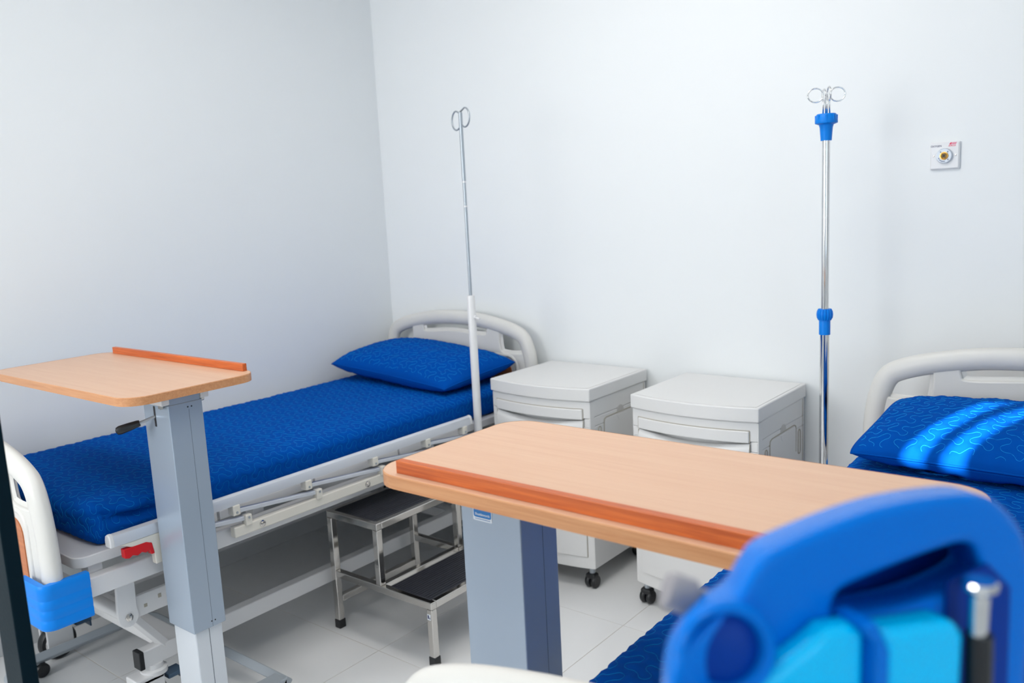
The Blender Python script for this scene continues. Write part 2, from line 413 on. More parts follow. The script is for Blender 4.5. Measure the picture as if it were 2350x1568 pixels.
def make_pillow(name, label, mw, wx, wy, th, seed):
    t = thing(name, label, 'pillow'); t.matrix_world = mw
    ax, ay = wx/2, wy/2
    def sheet(sign):
        def surf(u, v):
            a, b = u/ax, v/ay
            x = u*(1-.03*(1-b*b)-.035*(a*b)**4); y = v*(1-.05*(1-a*a)-.05*(a*b)**4)
            e = np.clip((1-np.abs(a)**2.4)*(1-np.abs(b)**2.2), 0, 1)
            z = th*(e**0.42)*(0.56 if sign > 0 else 0.44)
            z = z+(e > 0)*np.clip(e*6, 0, 1)*((relief(u, v, .006) if sign > 0 else 0)+vnoise(u, v, seed, .003, 16)+vnoise(u, v, seed+3, .002, 45))
            # gathers running in from the seam
            z = z+np.clip(e*5, 0, 1)*np.clip(1-e*2.2, 0, 1)*0.0035*np.sin(u*95+seed)*np.sin(v*60+1)
            return np.stack([x, y, z*sign+0*x], -1)
        def full(u, v):
            p = surf(u, v); d = 0.002
            pu = surf(np.clip(u+d, -ax, ax), v)-surf(np.clip(u-d, -ax, ax), v); pv = surf(u, np.clip(v+d, -ay, ay))-surf(u, np.clip(v-d, -ay, ay))
            n = np.cross(pu, pv)*sign; n /= np.linalg.norm(n, axis=-1)[..., None]+1e-12
            return p, n
        return full
    mb = MB(); nu, nv = 110, 64
    su = np.sin(np.linspace(-PI/2, PI/2, nu))*ax*.5+np.linspace(-ax, ax, nu)*.5; sv = np.sin(np.linspace(-PI/2, PI/2, nv))*ay*.5+np.linspace(-ay, ay, nv)*.5
    U, V = np.meshgrid(su, sv, indexing='ij')
    I = np.arange(nu*nv).reshape(nu, nv)
    q = np.stack([I[:-1, :-1], I[1:, :-1], I[1:, 1:], I[:-1, 1:]], -1).reshape(-1, 4)
    for sgn in (1, -1):
        p, n = sheet(sgn)(U, V)
        mb.add(p.reshape(-1, 3), [tuple(x) if sgn > 0 else tuple(x[::-1]) for x in q.tolist()])
    obj('pillowcase', mb, 'fabric', t, smooth=180, fix=False)
    # seam piping round the edge
    e = [(u, -ay) for u in np.linspace(-ax, ax, 40)]+[(ax, v) for v in np.linspace(-ay, ay, 24)][1:]+[(u, ay) for u in np.linspace(ax, -ax, 40)][1:]+[(-ax, v) for v in np.linspace(ay, -ay, 24)][1:-1]
    e = np.array(e); p, n = sheet(1)(e[:, 0]*.998, e[:, 1]*.998)
    obj('seam', MB().tube([tuple(x) for x in p], 0.0035, 6, closed=True), 'fabric', t, smooth=180)
    lines = stitch_lines(-ax*.95, ax*.95, -ay*.93, ay*.93)
    obj('stitching', ribbon_mb(lines, sheet(1), r=.0012), 'thread', t, smooth=180, fix=False)['kind'] = 'stuff'
    return t

# ------------------------------------------------------------------ hospital bed
HALF = [(.48, .53), (.48, .72), (.472, .81), (.455, .88), (.43, .925), (.39, .952), (.30, .980), (.15, 1.006), (0, 1.014)]
def board_outline(inset=0.0):
    r = catmull(HALF, 5)
    pts = r+[(-x, z) for x, z in r[-2::-1]]
    if inset:
        P = [Vector((x, z)) for x, z in pts]; out = []
        for i, p in enumerate(P):
            t = (P[min(i+1, len(P)-1)]-P[max(i-1, 0)]).normalized(); out.append(tuple(p+Vector((-t.y, t.x))*inset))
        return out
    return pts
SIDEHOLE = catmull([(.278, .862), (.300, .834), (.402, .834), (.430, .854), (.428, .895), (.406, .928), (.360, .948), (.300, .957), (.276, .935)], 5, True)
MIDHOLE = catmull([(-.18, .908), (0, .919), (.18, .908), (.207, .926), (.200, .956), (.12, .974), (0, .981), (-.12, .974), (-.200, .956), (-.207, .926)], 5, True)
_board = {}
def board_mb():
    holes = [SIDEHOLE, [(-x, z) for x, z in SIDEHOLE][::-1], MIDHOLE]
    me = plate(board_outline(0.012), holes, 0.014, 0.006)
    mb = MB().mesh(me, XZ)
    path = [(x, 0, z) for x, z in board_outline(0.026)]
    mb.tube(path, 0.024, 14, ry=0.034)
    for h in holes: mb.tube([(x, 0, z) for x, z in h], 0.006, 8, closed=True, ry=0.018)
    # ledge round the insert
    for sgn in (-1, 1):
        mb.tube([(x, sgn*.010, z) for x, z in rrect(-.375, .375, .575, .825, .05)], 0.010, 8, closed=True)
    mb.tube([(-.46, 0, .548), (.46, 0, .548)], 0.02, 10, ry=0.028)
    return mb
def caster(parent, x, y, flip, label=None):
    """large bed castor under a base bar; local to the bed"""
    c = obj('caster', MB().lathe([(.030, .165), (.030, .150), (.040, .146), (.040, .132), (.034, .128)], (x, y, 0), n=20), 'white', parent)
    y2 = y+flip*.03
    def rot(mb): return mb
    obj('fork', MB().box(x-.034, x-.024, y2-.045, y2+.045, .055, .135).box(x+.024, x+.034, y2-.045, y2+.045, .055, .135).box(x-.034, x+.034, y2-.045, y2+.045, .118, .140), 'white', c, .006)
    wh = [(.045, -.018), (.058, -.018), (.0625, -.010), (.0625, .010), (.058, .018), (.045, .018)]
    obj('tyre', MB().lathe(wh, (x, y2, .0625), (1, 0, 0), 28), 'rubber', c)
    obj('hub', MB().lathe([(.020, -.0235), (.046, -.021), (.046, .021), (.020, .0235)], (x, y2, .0625), (1, 0, 0), 24), 'white', c)
    obj('brake_pedal', MB().box(x-.026, x+.026, y-flip*.085, y-flip*.03, .098, .112).box(x-.022, x+.022, y-flip*.085, y-flip*.079, .075, .105), 'slate', c, .004)
    return c
def side_rail(t, s, dz=0.0):
    """folding side rail on side s (+1/-1)"""
    y0, y1 = -.918, .57
    prof = [(.0, 0), (.030, 0), (.030, .018), (.026, .030), (.018, .035), (.012, .035), (.004, .030), (0, .018)]
    m = Matrix(((s, 0, 0, s*.478), (0, 0, 1, 0), (0, 1, 0, .637+dz), (0, 0, 0, 1)))
    top = obj('side_rail', MB().prism(prof, y0+.012, y1-.012, m), 'alu', t, .002)
    for ya, yb in ((y0, y0+.014), (y1-.014, y1)):
        obj('end_cap', MB().prism([(a*1.06-.001, b*1.06-.001) for a, b in prof], ya, yb, m), 'white', top, .004)
    lo = obj('rail_mount', MB().box(*sorted((s*.480, s*.505)), -.54, .52, .534+dz, .568+dz), 'cream', t, .004)
    for yb in (-.44, 0.0, .42):
        obj('bolt', MB().lathe([(.011, 0), (.011, .002), (.007, .003), (.007, .006), (.003, .0065)], (s*.505, yb, .551+dz), (s, 0, 0), 12), 'chrome', lo)
    ups = [-.529, -.255, .04, .31, .52]; los = [-.49, -.215, .075, .335]
    xo = s*.502
    for y in ups:
        b = obj('bracket', MB().box(*sorted((s*.480, s*.512)), y-.013, y+.013, .606+dz, .639+dz), 'cream', top, .004)
        obj('rivet', MB().lathe([(.004, 0), (.004, .0015), (.002, .002)], (s*.512, y, .616+dz), (s, 0, 0), 8), 'rod', b)
    for y in los:
        b = obj('bracket', MB().box(*sorted((s*.487, s*.512)), y-.012, y+.012, .562+dz, .597+dz), 'cream', lo, .004)
        obj('rivet', MB().lathe([(.004, 0), (.004, .0015), (.002, .002)], (s*.512, y, .588+dz), (s, 0, 0), 8), 'rod', b)
    prs = [(-.80, los[0])]+[(ups[k], los[k+1]) for k in range(3)]+[(ups[3], .60)]
    for ya, yb in prs:
        obj('strut', MB().bar((s*.496, ya, .618+dz), (s*.496, yb, .585+dz), .016, .014), 'alu', t, .003)
    # latch with red release handle near the foot
    yl = -.848
    lm = Matrix(((0, 0, s, s*.485), (1, 0, 0, yl), (0, 1, 0, .57+dz), (0, 0, 0, 1)))
    lat = obj('latch', MB().prism([(-.045, .067), (.13, .067), (.13, .035), (.10, .03), (.085, .0), (.075, -.022), (.052, -.022), (.050, .02), (.044, .045), (.0, .045), (-.02, .055)], 0, .022, lm), 'cream', t, .003)
    obj('release_handle', MB().prism([(-.035, .052), (.030, .052), (.046, .044), (.050, .012), (.040, .012), (.036, .026), (.026, .022), (.014, .028), (.002, .022), (-.012, .028), (-.022, .022), (-.035, .026)], .004, .024, lm), 'red', lat, .002)['label'] = 'red release handle'
    return top

def make_bed(label, loc, group, dz=0.0, fz=-.065):
    t = thing('hospital_bed', label, 'bed', loc, 0, group)
    yF, yH = -1.0525, 1.0525
    bmb = board_mb()
    for nm, y in (('footboard', yF), ('headboard', yH)):
        b = obj(nm, bmb, 'abs', t, smooth=50); b.location = (0, y, fz if nm == 'footboard' else 0)
        for sgn in (-1, 1):
            obj('insert_panel', MB().prism(rrect(-.345, .345, .60, .80, .045), -.002, .002, Matrix.Translation((0, sgn*.0150, 0)) @ XZ), 'insert', b)
    # corner bumpers: an L-shaped wrap with shallow ribs
    for sx in (-1, 1):
        for yy, sy in ((yF, -1), (yH, 1)):
            def ring(off, z):
                r = .03; X, Y = .497+off, .048+off
                pts = [(X, -.075)]+[(X-r+r*math.cos(a), Y-r+r*math.sin(a)) for a in [PI/2*i/5 for i in range(6)]]+[(.365, Y)]
                inn = [(.365, Y-.016-off), (X-.018-off, Y-.016-off), (X-.018-off, -.075)]
                return [(sx*x, yy+sy*y, z) for x, y in pts+inn]
            zs = [(0, .468), (.003, .474)]
            for k in range(4): zs += [(.003, .476+k*.027), (.003, .494+k*.027), (.0018, .496+k*.027), (.0018, .498+k*.027)]
            zs = zs[:-2]+[(.003, .586), (0, .592)]
            rings = [ring(o, z) for o, z in zs]; n = len(rings[0])
            vs = [p for r_ in rings for p in r_]
            fs = [(i*n+j, i*n+(j+1) % n, (i+1)*n+(j+1) % n, (i+1)*n+j) for i in range(len(rings)-1) for j in range(n)]
            fs += [tuple(range(n)), tuple((len(rings)-1)*n+j for j in range(n))]
            obj('corner_bumper', MB().add(vs, fs), 'blueplastic', t, smooth=40)
    for s in (-1, 1):
        obj('frame_beam', MB().box(*sorted((s*.430, s*.467)), yF+.03, yH-.03, .503, .560), 'white', t, .005)
        box('base_beam', (*sorted((s*.290, s*.330)), -.785, .785, .162, .218), 'white', t, .004)
        for y in (-.79, .785): obj('end_cap', MB().box(*sorted((s*.289, s*.331)), y-.006, y+.010, .161, .219), 'black', t, .003)
    for y in (yF+.055, yH-.055): box('frame_crossbar', (-.43, .43, y-.02, y+.02, .505, .555), 'white', t, .004)
    for y in (-.66, .66): box('base_crossbar', (-.29, .29, y-.035, y+.035, .168, .207), 'white', t, .004)
    # mattress deck: four sheet sections, rounded corners at the ends
    ys = [-.985, -.55, -.18, .22, .985]
    for k in range(4):
        x = .442; ya, yb = ys[k]+(.004 if k else 0), ys[k+1]-(.004 if k < 3 else 0)
        if k == 0: poly = [(x, yb), (-x, yb)]+[(-x+.035-.035*math.cos(a), ya+.035-.035*math.sin(a)) for a in [PI/2*i/5 for i in range(6)]]+[(x-.035+.035*math.sin(a), ya+.035-.035*math.cos(a)) for a in [PI/2*i/5 for i in range(6)]]
        elif k == 3: poly = [(-x, ya), (x, ya)]+[(x-.035+.035*math.cos(a), yb-.035+.035*math.sin(a)) for a in [PI/2*i/5 for i in range(6)]]+[(-x+.035-.035*math.sin(a), yb-.035+.035*math.cos(a)) for a in [PI/2*i/5 for i in range(6)]]
        else: poly = [(-x, ya), (x, ya), (x, yb), (-x, yb)]
        obj('deck_panel', MB().prism(poly, .582, .614), 'white', t, .004)
    for s in (-1, 1):
        for y in (-.93, -.40, .40, .93):
            box('deck_post', (*sorted((s*.385, s*.430)), y-.02, y+.02, .556, .584), 'white', t, .002)
    # lifting linkage below the frame
    for y0 in (-.85, .66):
        for s in (-1, 1):
            ln = obj('lift_arm', MB().prism([(-.022, .10), (.03, .10), (.026, -.04)]+[(.0+.030*math.cos(a), -.065+.030*math.sin(a)) for a in [-PI*i/8 for i in range(9)]]+[(-.03, -.03)], 0, .012,
                     Matrix(((0, 0, s, s*.405), (1, 0, 0, y0), (0, 1, 0, .45), (0, 0, 0, 1)))), 'white', t, .002)
            obj('bolt', MB().lathe([(.012, 0), (.012, .003), (.008, .004), (.008, .010), (.004, .011)], (s*.417, y0, .385), (s, 0, 0), 6), 'chrome', ln)
            ch = obj('link_channel', MB().box(*sorted((s*.385, s*.400)), y0, y0+.16, .365, .430), 'white', t, .003)
            for k in range(2):
                yy = y0+.06+k*.045
                obj('hole', MB().box(*sorted((s*.3995, s*.4008)), yy-.005, yy+.005, .388+.012*k, .398+.014*k), 'seam', ch)
            obj('leg_strut', MB().bar((s*.31, (-.70 if y0 < 0 else .70), .20), (s*.37, y0, .40), .03, .022), 'white', t, .002)
        obj('torsion_tube', MB().cyl((-.40, y0, .385), (.40, y0, .385), .019, 14), 'white', t)
    gm = obj('gear_motor', MB().lathe([(.012, -.16), (.042, -.155), (.045, -.13), (.045, .10), (.034, .14), (.012, .16)], (.0, .30, .40), (.9, .45, 0), 18), 'white', t)
    obj('crank_shaft', MB().cyl((-.10, yF+.06, .43), (-.10, .2, .43), .010, 10), 'rod', t)
    obj('crank_box', MB().box(-.30, -.12, yF-.02, yF+.01, .33, .50), 'pale', t, .01)
    for x in (-.31, .31):
        for y, f in ((-.745, -1), (.745, 1)): caster(t, x, y, f)
    #obj('brake_bar', MB().cyl((-.31, -.80, .120), (.31, -.80, .120), .008, 8), 'rod', t)
    for s in (-1, 1): side_rail(t, s, dz)
    # socket for a drip pole at the head corners
    for s in (-1, 1): obj('pole_socket', MB().tube([(s*.487, .626, .42), (s*.487, .626, .56)], .021, 14), 'white', t)
    return t

B1 = (-2.757, 1.9275, 0); B2 = (-.333, 1.7575, 0)
make_bed('white hospital bed by the left wall with folded side rail and blue corner bumper', B1, 'hospital beds')
make_bed('cream hospital bed at right behind the blue handled device, partly under the wooden table', B2, 'hospital beds', -.13, -.03)
make_mattress('mattress', 'blue quilted mattress on the bed by the left wall', (B1[0], 1.965, .616), .864, 1.93, .118, 3,
              [(.462, -.845, 1.45, .011, .075, -.024), (.486, -.83, 1.55, .012, .06, .010), (.436, -.90, 1.15, .012, .055, -.015), (.430, -.80, 1.75, .014, .08, .009), (.40, -.95, .8, .013, .05, -.010)])
make_mattress('mattress', 'blue quilted mattress on the right-hand bed under the near wooden table', (B2[0], 1.775, .616), .864, 1.93, .118, 11, [])
def pose(c, rz, rx, ry=0): return Matrix.Translation(c) @ Matrix.Rotation(math.radians(rz), 4, 'Z') @ Matrix.Rotation(math.radians(rx), 4, 'X') @ Matrix.Rotation(math.radians(ry), 4, 'Y')
make_pillow('pillow', 'blue quilted pillow in shade against the headboard by the left wall', pose((-2.765, 2.74, .803), -4, 5.5, 3), .80, .46, .15, 5)
make_pillow('pillow', 'blue quilted pillow with bright sunlit streaks on the right-hand bed', pose((-.335, 2.54, .806), -3, 9), .78, .43, .14, 9)

# ------------------------------------------------------------------ bedside cabinets
def make_cabinet(label, x, group):
    hw = .2425
    t = thing('bedside_cabinet', label, 'cabinet', (x, 2.605, 0), 0, group)     # local y=0 front corners, +y to the wall
    D = .432; bow = .036
    def front(hx, y, k=14, b=bow): return [(-hx+2*hx*i/k, y-b*(1-((-1+2*i/k)**2))) for i in range(k+1)]
    def slab(hx, yf, yb, z0, z1, b=bow): return MB().prism(front(hx, yf, b=b)+[(hx, yb), (-hx, yb)], z0, z1)
    obj('top', slab(hw, 0, D, .756, .806), 'cab', t, .005, 30)
    obj('top_inlay', slab(hw-.012, .010, D-.012, .806, .8075), 'cab', t, .001, 30)
    bb = slab(hw-.006, .008, D-.004, .085, .652)
    for q_ in (slab(hw-.006, .008, D-.004, .688, .755), slab(hw-.031, .045, D-.004, .652, .688)): bb.add(q_.v, q_.f)
    for s in (-1, 1): bb.box(*sorted((s*(hw-.033), s*(hw-.006))), .006, D-.004, .652, .688)
    body = obj('body', bb, 'cab', t, .004, 30)
    def bent(name, hx, z0, z1, pro, th, zt=None, par=t, m='cab', bev=.004):
        # panel following the bowed front
        n = 14; k = bow*(hx/(hw-.006))**2; y0 = .008-bow+k
        f = front(hx, y0, n, k)
        return obj(name, MB().prism([(a, b-pro) for a, b in f]+[(a, b-pro+th) for a, b in f[::-1]], z0, z1), m, par, bev, 30)
    for z0_, z1_ in ((.684, .725), (.136, .680)):
        hx2 = hw-.032; k2 = bow*(hx2/(hw-.006))**2; f2 = front(hx2, .008-bow+k2, 14, k2)
        for zz_ in ((z0_-.001,) if z0_ < .5 else (z1_+.001,)): obj('front_seam', MB().tube([(a, b-.0006, zz_) for a, b in f2], .0016, 6), 'seam', t)
        for a, b in (f2[0], f2[-1]): obj('front_seam', MB().tube([(a, b-.0006, z0_), (a, b-.0006, z1_)], .0016, 6), 'seam', t)
    dr = bent('drawer', hw-.033, .684, .725, .006, .012)
    # door below, its top edge sweeping down to leave a finger pull
    hx = hw-.033; n = 18; k = bow*(hx/(hw-.006))**2; y0 = .008-bow+k
    fr = front(hx, y0, n, k)
    vs, fs = [], []
    zz = [.136, .40, .62]
    for i, (a, b) in enumerate(fr):
        q = 1-(a/hx)**2
        ztop = .681-.016*q
        col = [(a, b-.005, z) for z in zz]+[(a, b-.005, ztop-.022), (a, b-.002+.002*q, ztop-.010), (a, b+.002+.017*q, ztop), (a, b+.024, ztop), (a, b+.022, .136)]
        vs += col
    m_ = 8
    for i in range(n):
        for j in range(m_): fs.append((i*m_+j, (i+1)*m_+j, (i+1)*m_+(j+1) % m_, i*m_+(j+1) % m_))
    fs += [tuple(range(m_)), tuple(n*m_+j for j in range(m_))]
    obj('door', MB().add(vs, fs), 'cab', t, 0, 35)
    for s in (-1, 1):
        xs = s*(hw-.006)
        def rp(poly, d0, d1):   # polygon given as (y,z) on the side face
            return MB().prism(poly, d0, d1, Matrix(((0, 0, s, xs), (1, 0, 0, 0), (0, 1, 0, 0), (0, 0, 0, 1))))
        box('corner_post', (*sorted((xs-s*.002, xs+s*.0015)), .008, .040, .088, .752), 'cab', t, .001)
        # side flap: thin grooves and a finger notch
        fy0, fy1 = .105, .345
        def groove(pts, r=.0022): return MB().tube([(xs, a, b) for a, b in pts], r, 6)
        g = groove(catmull([(fy0, .56), (fy0, .655), (fy0+.008, .668), (fy0+.02, .672)], 4)+[(fy1-.02, .672)]+catmull([(fy1-.02, .672), (fy1-.008, .668), (fy1, .655), (fy1, .57)], 4))
        obj('flap_groove', g, 'seam', t)
        obj('side_flap', rp(rrect(fy0+.004, fy1-.004, .30, .668, .014), -.001, .0022), 'cab', t, .0015)
        yc = (fy0+fy1)/2
        nt = obj('finger_notch', rp([(yc+.026*math.cos(a), .673+.026*math.sin(a)) for a in [PI*i/10 for i in range(11)]], -.001, .0008), 'notch', t)
        obj('notch_tab', rp([(yc+.026*math.cos(a), .665+.026*math.sin(a)) for a in [PI+PI*i/10 for i in range(11)]], -.001, .0036), 'cab', t, .001)
        for yc2 in (fy0-.032, fy1+.032):
            obj('slot_rim', MB().tube([(xs, a, b) for a, b in rrect(yc2-.010, yc2+.010, .555, .645, .0095)], .0024, 6, closed=True), 'seam', t)
        for zc in (0,):
            obj('rear_seam', MB().box(*sorted((xs-s*.001, xs+s*.0008)), D-.022, D-.019, .09, .752), 'seam', t)
    for cx in (-hw+.035, hw-.035):
        for cy in (.03, D-.04):
            c = obj('caster', MB().lathe([(.012, .088), (.012, .055), (.008, .05)], (cx, cy, 0), n=10), 'rod', t)
            for d in (-.013, .013):
                obj('wheel', MB().lathe([(.012, -.010), (.022, -.010), (.026, -.004), (.026, .004), (.022, .010), (.012, .010)], (cx+d, cy, .026), (1, 0, 0), 18), 'black', c)
            obj('hood', MB().box(cx-.022, cx+.022, cy-.02, cy+.016, .036, .060), 'black', c, .008)
    return t
make_cabinet('pale grey plastic bedside cabinet with bowed front, beside the bed by the left wall', -1.9945, 'bedside cabinets')
make_cabinet('pale grey plastic bedside cabinet with bowed front, beside the steel drip stand', -1.3325, 'bedside cabinets')

# ------------------------------------------------------------------ overbed tables
def make_table(label, cx, cy, x0, x1, y0, y1, strip, leg_to, leg_y, lever, sticker):
    """column centre (cx,cy); top rectangle in world coords; strip: +1 far / -1 near long edge"""
    t = thing('overbed_table', label, 'table', (cx, cy, 0), 0, 'overbed tables')
    a0, a1, b0, b1 = x0-cx, x1-cx, y0-cy, y1-cy; ZT = 1.068
    r = .062
    top = obj('tabletop', MB().prism(rrect(a0+.001, a1-.001, b0+.001, b1-.001, r, 8), ZT-.022, ZT), 'beech', t, 0, 30)
    ep = rrect(a0, a1, b0, b1, r, 8); n = len(ep); ip = rrect(a0+.003, a1-.003, b0+.003, b1-.003, r-.003, 8)
    vs = []
    for z, off in ((ZT-.0225, 0), (ZT-.0015, 0)): vs += [(x, y, z) for x, y in ep]
    vs += [(x, y, ZT+.0004) for x, y in rrect(a0+.0015, a1-.0015, b0+.0015, b1-.0015, r-.0015, 8)]
    vs += [(x, y, ZT-.0225) for x, y in ip]
    fs = [(i, (i+1) % n, n+(i+1) % n, n+i) for i in range(n)]+[(n+i, n+(i+1) % n, 2*n+(i+1) % n, 2*n+i) for i in range(n)]+[(3*n+i, 3*n+(i+1) % n, (i+1) % n, i) for i in range(n)]
    obj('edge_band', MB().add(vs, fs), 'beechedge', top, 0, 30)
    ys = (b1-.020, b1-.006) if strip > 0 else (b0+.015, b0+.030)
    obj('raised_strip', MB().box(a0+.055, a1-.052, *ys, ZT, ZT+.022), 'strip', top, .0012)['label'] = 'red-brown wooden edge strip'
    # column: outer sleeve over a paler inner column
    hx, hy = .0655, .050
    col = obj('column_sleeve', MB().box(-hx, hx, -hy, hy, .368, 1.020), 'grey', t, .003)
    box('sleeve_seam', (hx-.0005, hx+.0004, -.004+.012, -.0032+.012, .37, 1.0), 'darkgrey', col)
    for k in (0, 1):
        obj('pin_hole', MB().lathe([(.0022, -.001), (.0022, .0005)], (hx, .006+.011*k, 1.006), (1, 0, 0), 8), 'black', col)
        obj('pin_hole', MB().lathe([(.0022, -.001), (.0022, .0005)], (hx, .006+.011*k, .386), (1, 0, 0), 8), 'black', col)
    inn = box('inner_column', (-hx+.009, hx-.009, -hy+.008, hy-.008, .06, .375), 'pale', t, .004)
    box('column_groove', (hx-.0095, hx-.0085, -.0006, .0012, .07, .366), 'darkgrey', inn)
    # mounting bracket under the top
    box('mount_plate', (-hx-.005, hx-.002, -hy+.004, hy-.004, 1.018, ZT-.0222), 'grey', t, .002)
    for s in (-1, 1):
        br = obj('mount_rail', MB().box(-hx-.10, hx+.004, *sorted((s*(hy-.004), s*(hy+.020))), 1.022, ZT-.0222), 'white', t, .003)
        for bx in (hx-.018, -hx-.05):
            obj('bolt', MB().lathe([(.008, 0), (.008, -.008), (.005, -.011)], (bx, s*(hy+.009), 1.022), (0, 0, 1), 6), 'chrome', br)
    if lever:
        box('lever_slot', (-.012, -.003, -hy-.0006, -hy+.002, .955, 1.012), 'black', col)
        lv = obj('lever', MB().cyl((-.007, -hy+.01, .985), (-.032, -hy-.042, .968), .0042, 8), 'rod', t)
        p, d = Vector((-.028, -hy-.034, .9705)), Vector((-.042, -.075, -.022)).normalized()
        obj('grip', MB().tube([p, p+d*.006, p+d*.03, p+d*.052, p+d*.060, p+d*.063], [.008, .0095, .0115, .0125, .010, .004], 12), 'black', lv)['label'] = 'black lever grip'
    # base: a floor bar under the column, a beam below the bed and a far foot with castors
    s = leg_to; bars = leg_y
    box('foot_bar', (-.030, .030, bars[0], bars[1], .045, .078), 'leggrey', t, .004)
    path = [(s*.0, bars[0])]+[(s*.60, bars[0]), (s*.72, bars[0])]+[(s*(.735+.08*math.sin(a)), bars[0]+.08*(1-math.cos(a))) for a in [PI/2*i/6 for i in range(1, 7)]]
    path += [(s*(.735+.08*math.cos(a)), bars[1]-.08+.08*math.sin(a)) for a in [PI/2*i/6 for i in range(7)]]+[(s*.60, bars[1]), (-s*.03, bars[1])]
    obj('base_loop', MB().tube([(x, y, .062) for x, y in path], .021, 4, up=(0, 0, 1)), 'leggrey', t, .004, smooth=30)
    for fx, fy in ((0, bars[0]+.02), (0, bars[1]-.02), (s*.812, bars[0]+.115), (s*.55, bars[1])):
        c = obj('caster', MB().cyl((fx, fy, .03), (fx, fy, .050), .008, 8), 'rod', t)
        for d in (-.013, .013):
            obj('wheel', MB().lathe([(.010, -.010), (.020, -.010), (.0245, -.004), (.0245, .004), (.020, .010), (.010, .010)], (fx+d, fy, .0245), (1, 0, 0), 16), 'black', c)
    if sticker:
        lm = Matrix.Translation((-.016, -hy-.0004, .984)) @ XZ
        lb = obj('maker_label', MB().prism(rrect(-.021, .021, -.012, .012, .002), 0, .0003, lm), 'label', col)
        obj('label_badge', MB().prism(rrect(-.0195, .0195, -.006, .0105, .004), .0003, .0005, lm), 'labelblue', lb)
        obj('lettering', text_mb('Shuttleworth', .0062, lm @ Matrix.Translation((0, -.0005, .0006)), .0001), 'label', lb)
        obj('small_print', text_mb('www.shuttleworthmedical.co.uk', .0026, lm @ Matrix.Translation((0, -.0088, .0004)), .0001), 'labelblue', lb)
    return t
make_table('beech-topped overbed table with grey column at left, standing over the bed by the left wall', -2.1755, 1.193, -2.935, -2.067, 1.013, 1.405, 1, -1, (-.25, .257), True, False)
make_table('beech-topped overbed table in the middle foreground with red-brown strip along its near edge', -.9075, 1.087, -1.080, -.200, .926, 1.326, -1, 1, (-.257, .25), False, True)

# ------------------------------------------------------------------ step stool
st = thing('step_stool', 'polished steel two-step stool with black ribbed treads, beside the left bed', 'step stool', (-2.145, 2.06, 0))
XA, XB, XC = -.24, -.0, .24; YA, YB = -.2, .2; q = .0125; Z1, Z2 = .226, .450
def sq(name, p, d, m='chrome', par=st): return obj(name, MB().bar(p, d, .025, .025, (0, 0, 1) if abs(p[2]-d[2]) < 1e-6 else (0, 1, 0)), m, par, .003)
for y in (YA, YB):
    for x, zt in ((XA, Z2-.025), (XC, Z1-.025)):
        lg = sq('leg', (x, y, .028), (x, y, zt))
        obj('foot', MB().box(x-.0145, x+.0145, y-.0145, y+.0145, 0, .034), 'rubber', lg, .003)
    sq('riser', (XB, y, Z1), (XB, y, Z2-.025))
    sq('side_tube', (XA+q, y, Z1-q), (XC+q, y, Z1-q))
    sq('side_tube', (XA-q, y, Z2-q), (XB+q, y, Z2-q))
for x, z in ((XA, Z2), (XB, Z2), (XB, Z1), (XC, Z1)):
    sq('cross_tube', (x, YA+q, z-q), (x, YB-q, z-q))
sq('cross_tube', (XA, YA+q, .11), (XA, YB-q, .11))
for x0, x1, z in ((XA-.002, XB-.002, Z2), (XB+.026, XC+.004, Z1)):
    g = MB(); n = 15
    g.box(x0+.014, x1-.012, YA+.006, YB-.006, z-.010, z+.0015)
    tr = obj('tread', g, 'tread', st, .002)
    w_ = (x1-x0-.034)/n
    for k in range(n):
        a = x0+.019+k*w_
        obj('tread_rib', MB().box(a, a+w_*.62, YA+.012, YB-.012, z+.001, z+.0040), 'tread', tr, .0008)
lb = obj('warning_sticker', MB().box(XC-.009, XC+.006, YA-q-.0006, YA-q, .165, .185), 'label', st)
obj('sticker_mark', MB().box(XC-.007, XC-.001, YA-q-.0008, YA-q-.0005, .170, .182).box(XC+.001, XC+.004, YA-q-.0008, YA-q-.0005, .168, .176), 'ink', lb)

# ------------------------------------------------------------------ drip poles
px, py = B1[0]+.487, B1[1]+.626
dp = thing('drip_pole', 'white tube drip pole with thin steel rod and loop hook at the left bed', 'drip pole', (px, py, .43))
dz = .43
obj('tube', MB().tube([(0, 0, 0), (0, 0, 1.146-dz), (0, 0, 1.152-dz)], [.0165, .0165, .014], 18), 'white', dp)
obj('rod', MB().cyl((0, 0, 1.14-dz), (0, 0, 1.60-dz), .0065, 12), 'rod', dp)
obj('upper_rod', MB().cyl((0, 0, 1.60-dz), (0, 0, 1.865-dz), .0078, 12), 'rod', dp)
for z in (1.60, 1.505): obj('rod_joint', MB().cyl((0, 0, z-.003-dz), (0, 0, z+.003-dz), .0082, 12), 'white', dp)
obj('thumb_screw', MB().cyl((.014, 0, 1.065-dz), (.044, -.006, 1.058-dz), .0045, 8).cyl((.016, 0, 1.065-dz), (.022, -.001, 1.063-dz), .008, 8), 'white', dp)
hook = []
hd = Vector((0.95, -0.33, 0)).normalized()
for i in range(49):        # figure of eight: two drooping loops
    a = i/48
    if a <= .5:
        th = PI/2-2*PI*(a/.5)*.86; c = (.034, -.034)
        x, z = .034+.036*math.cos(th), -.034+.036*math.sin(th)+.034*.05
    else:
        break
    hook.append(hd*x+Vector((0, 0, 1.876-dz+z)))
hk = [Vector((0, 0, 1.868-dz))]+hook
obj('hook_loop', MB().tube([tuple(p) for p in hk], .0034, 8), 'rod', dp, smooth=180)
obj('hook_loop', MB().tube([tuple(Vector((0, 0, p.z-.006))-Vector((p.x, p.y, 0))) for p in hk], .0034, 8), 'rod', dp, smooth=180)

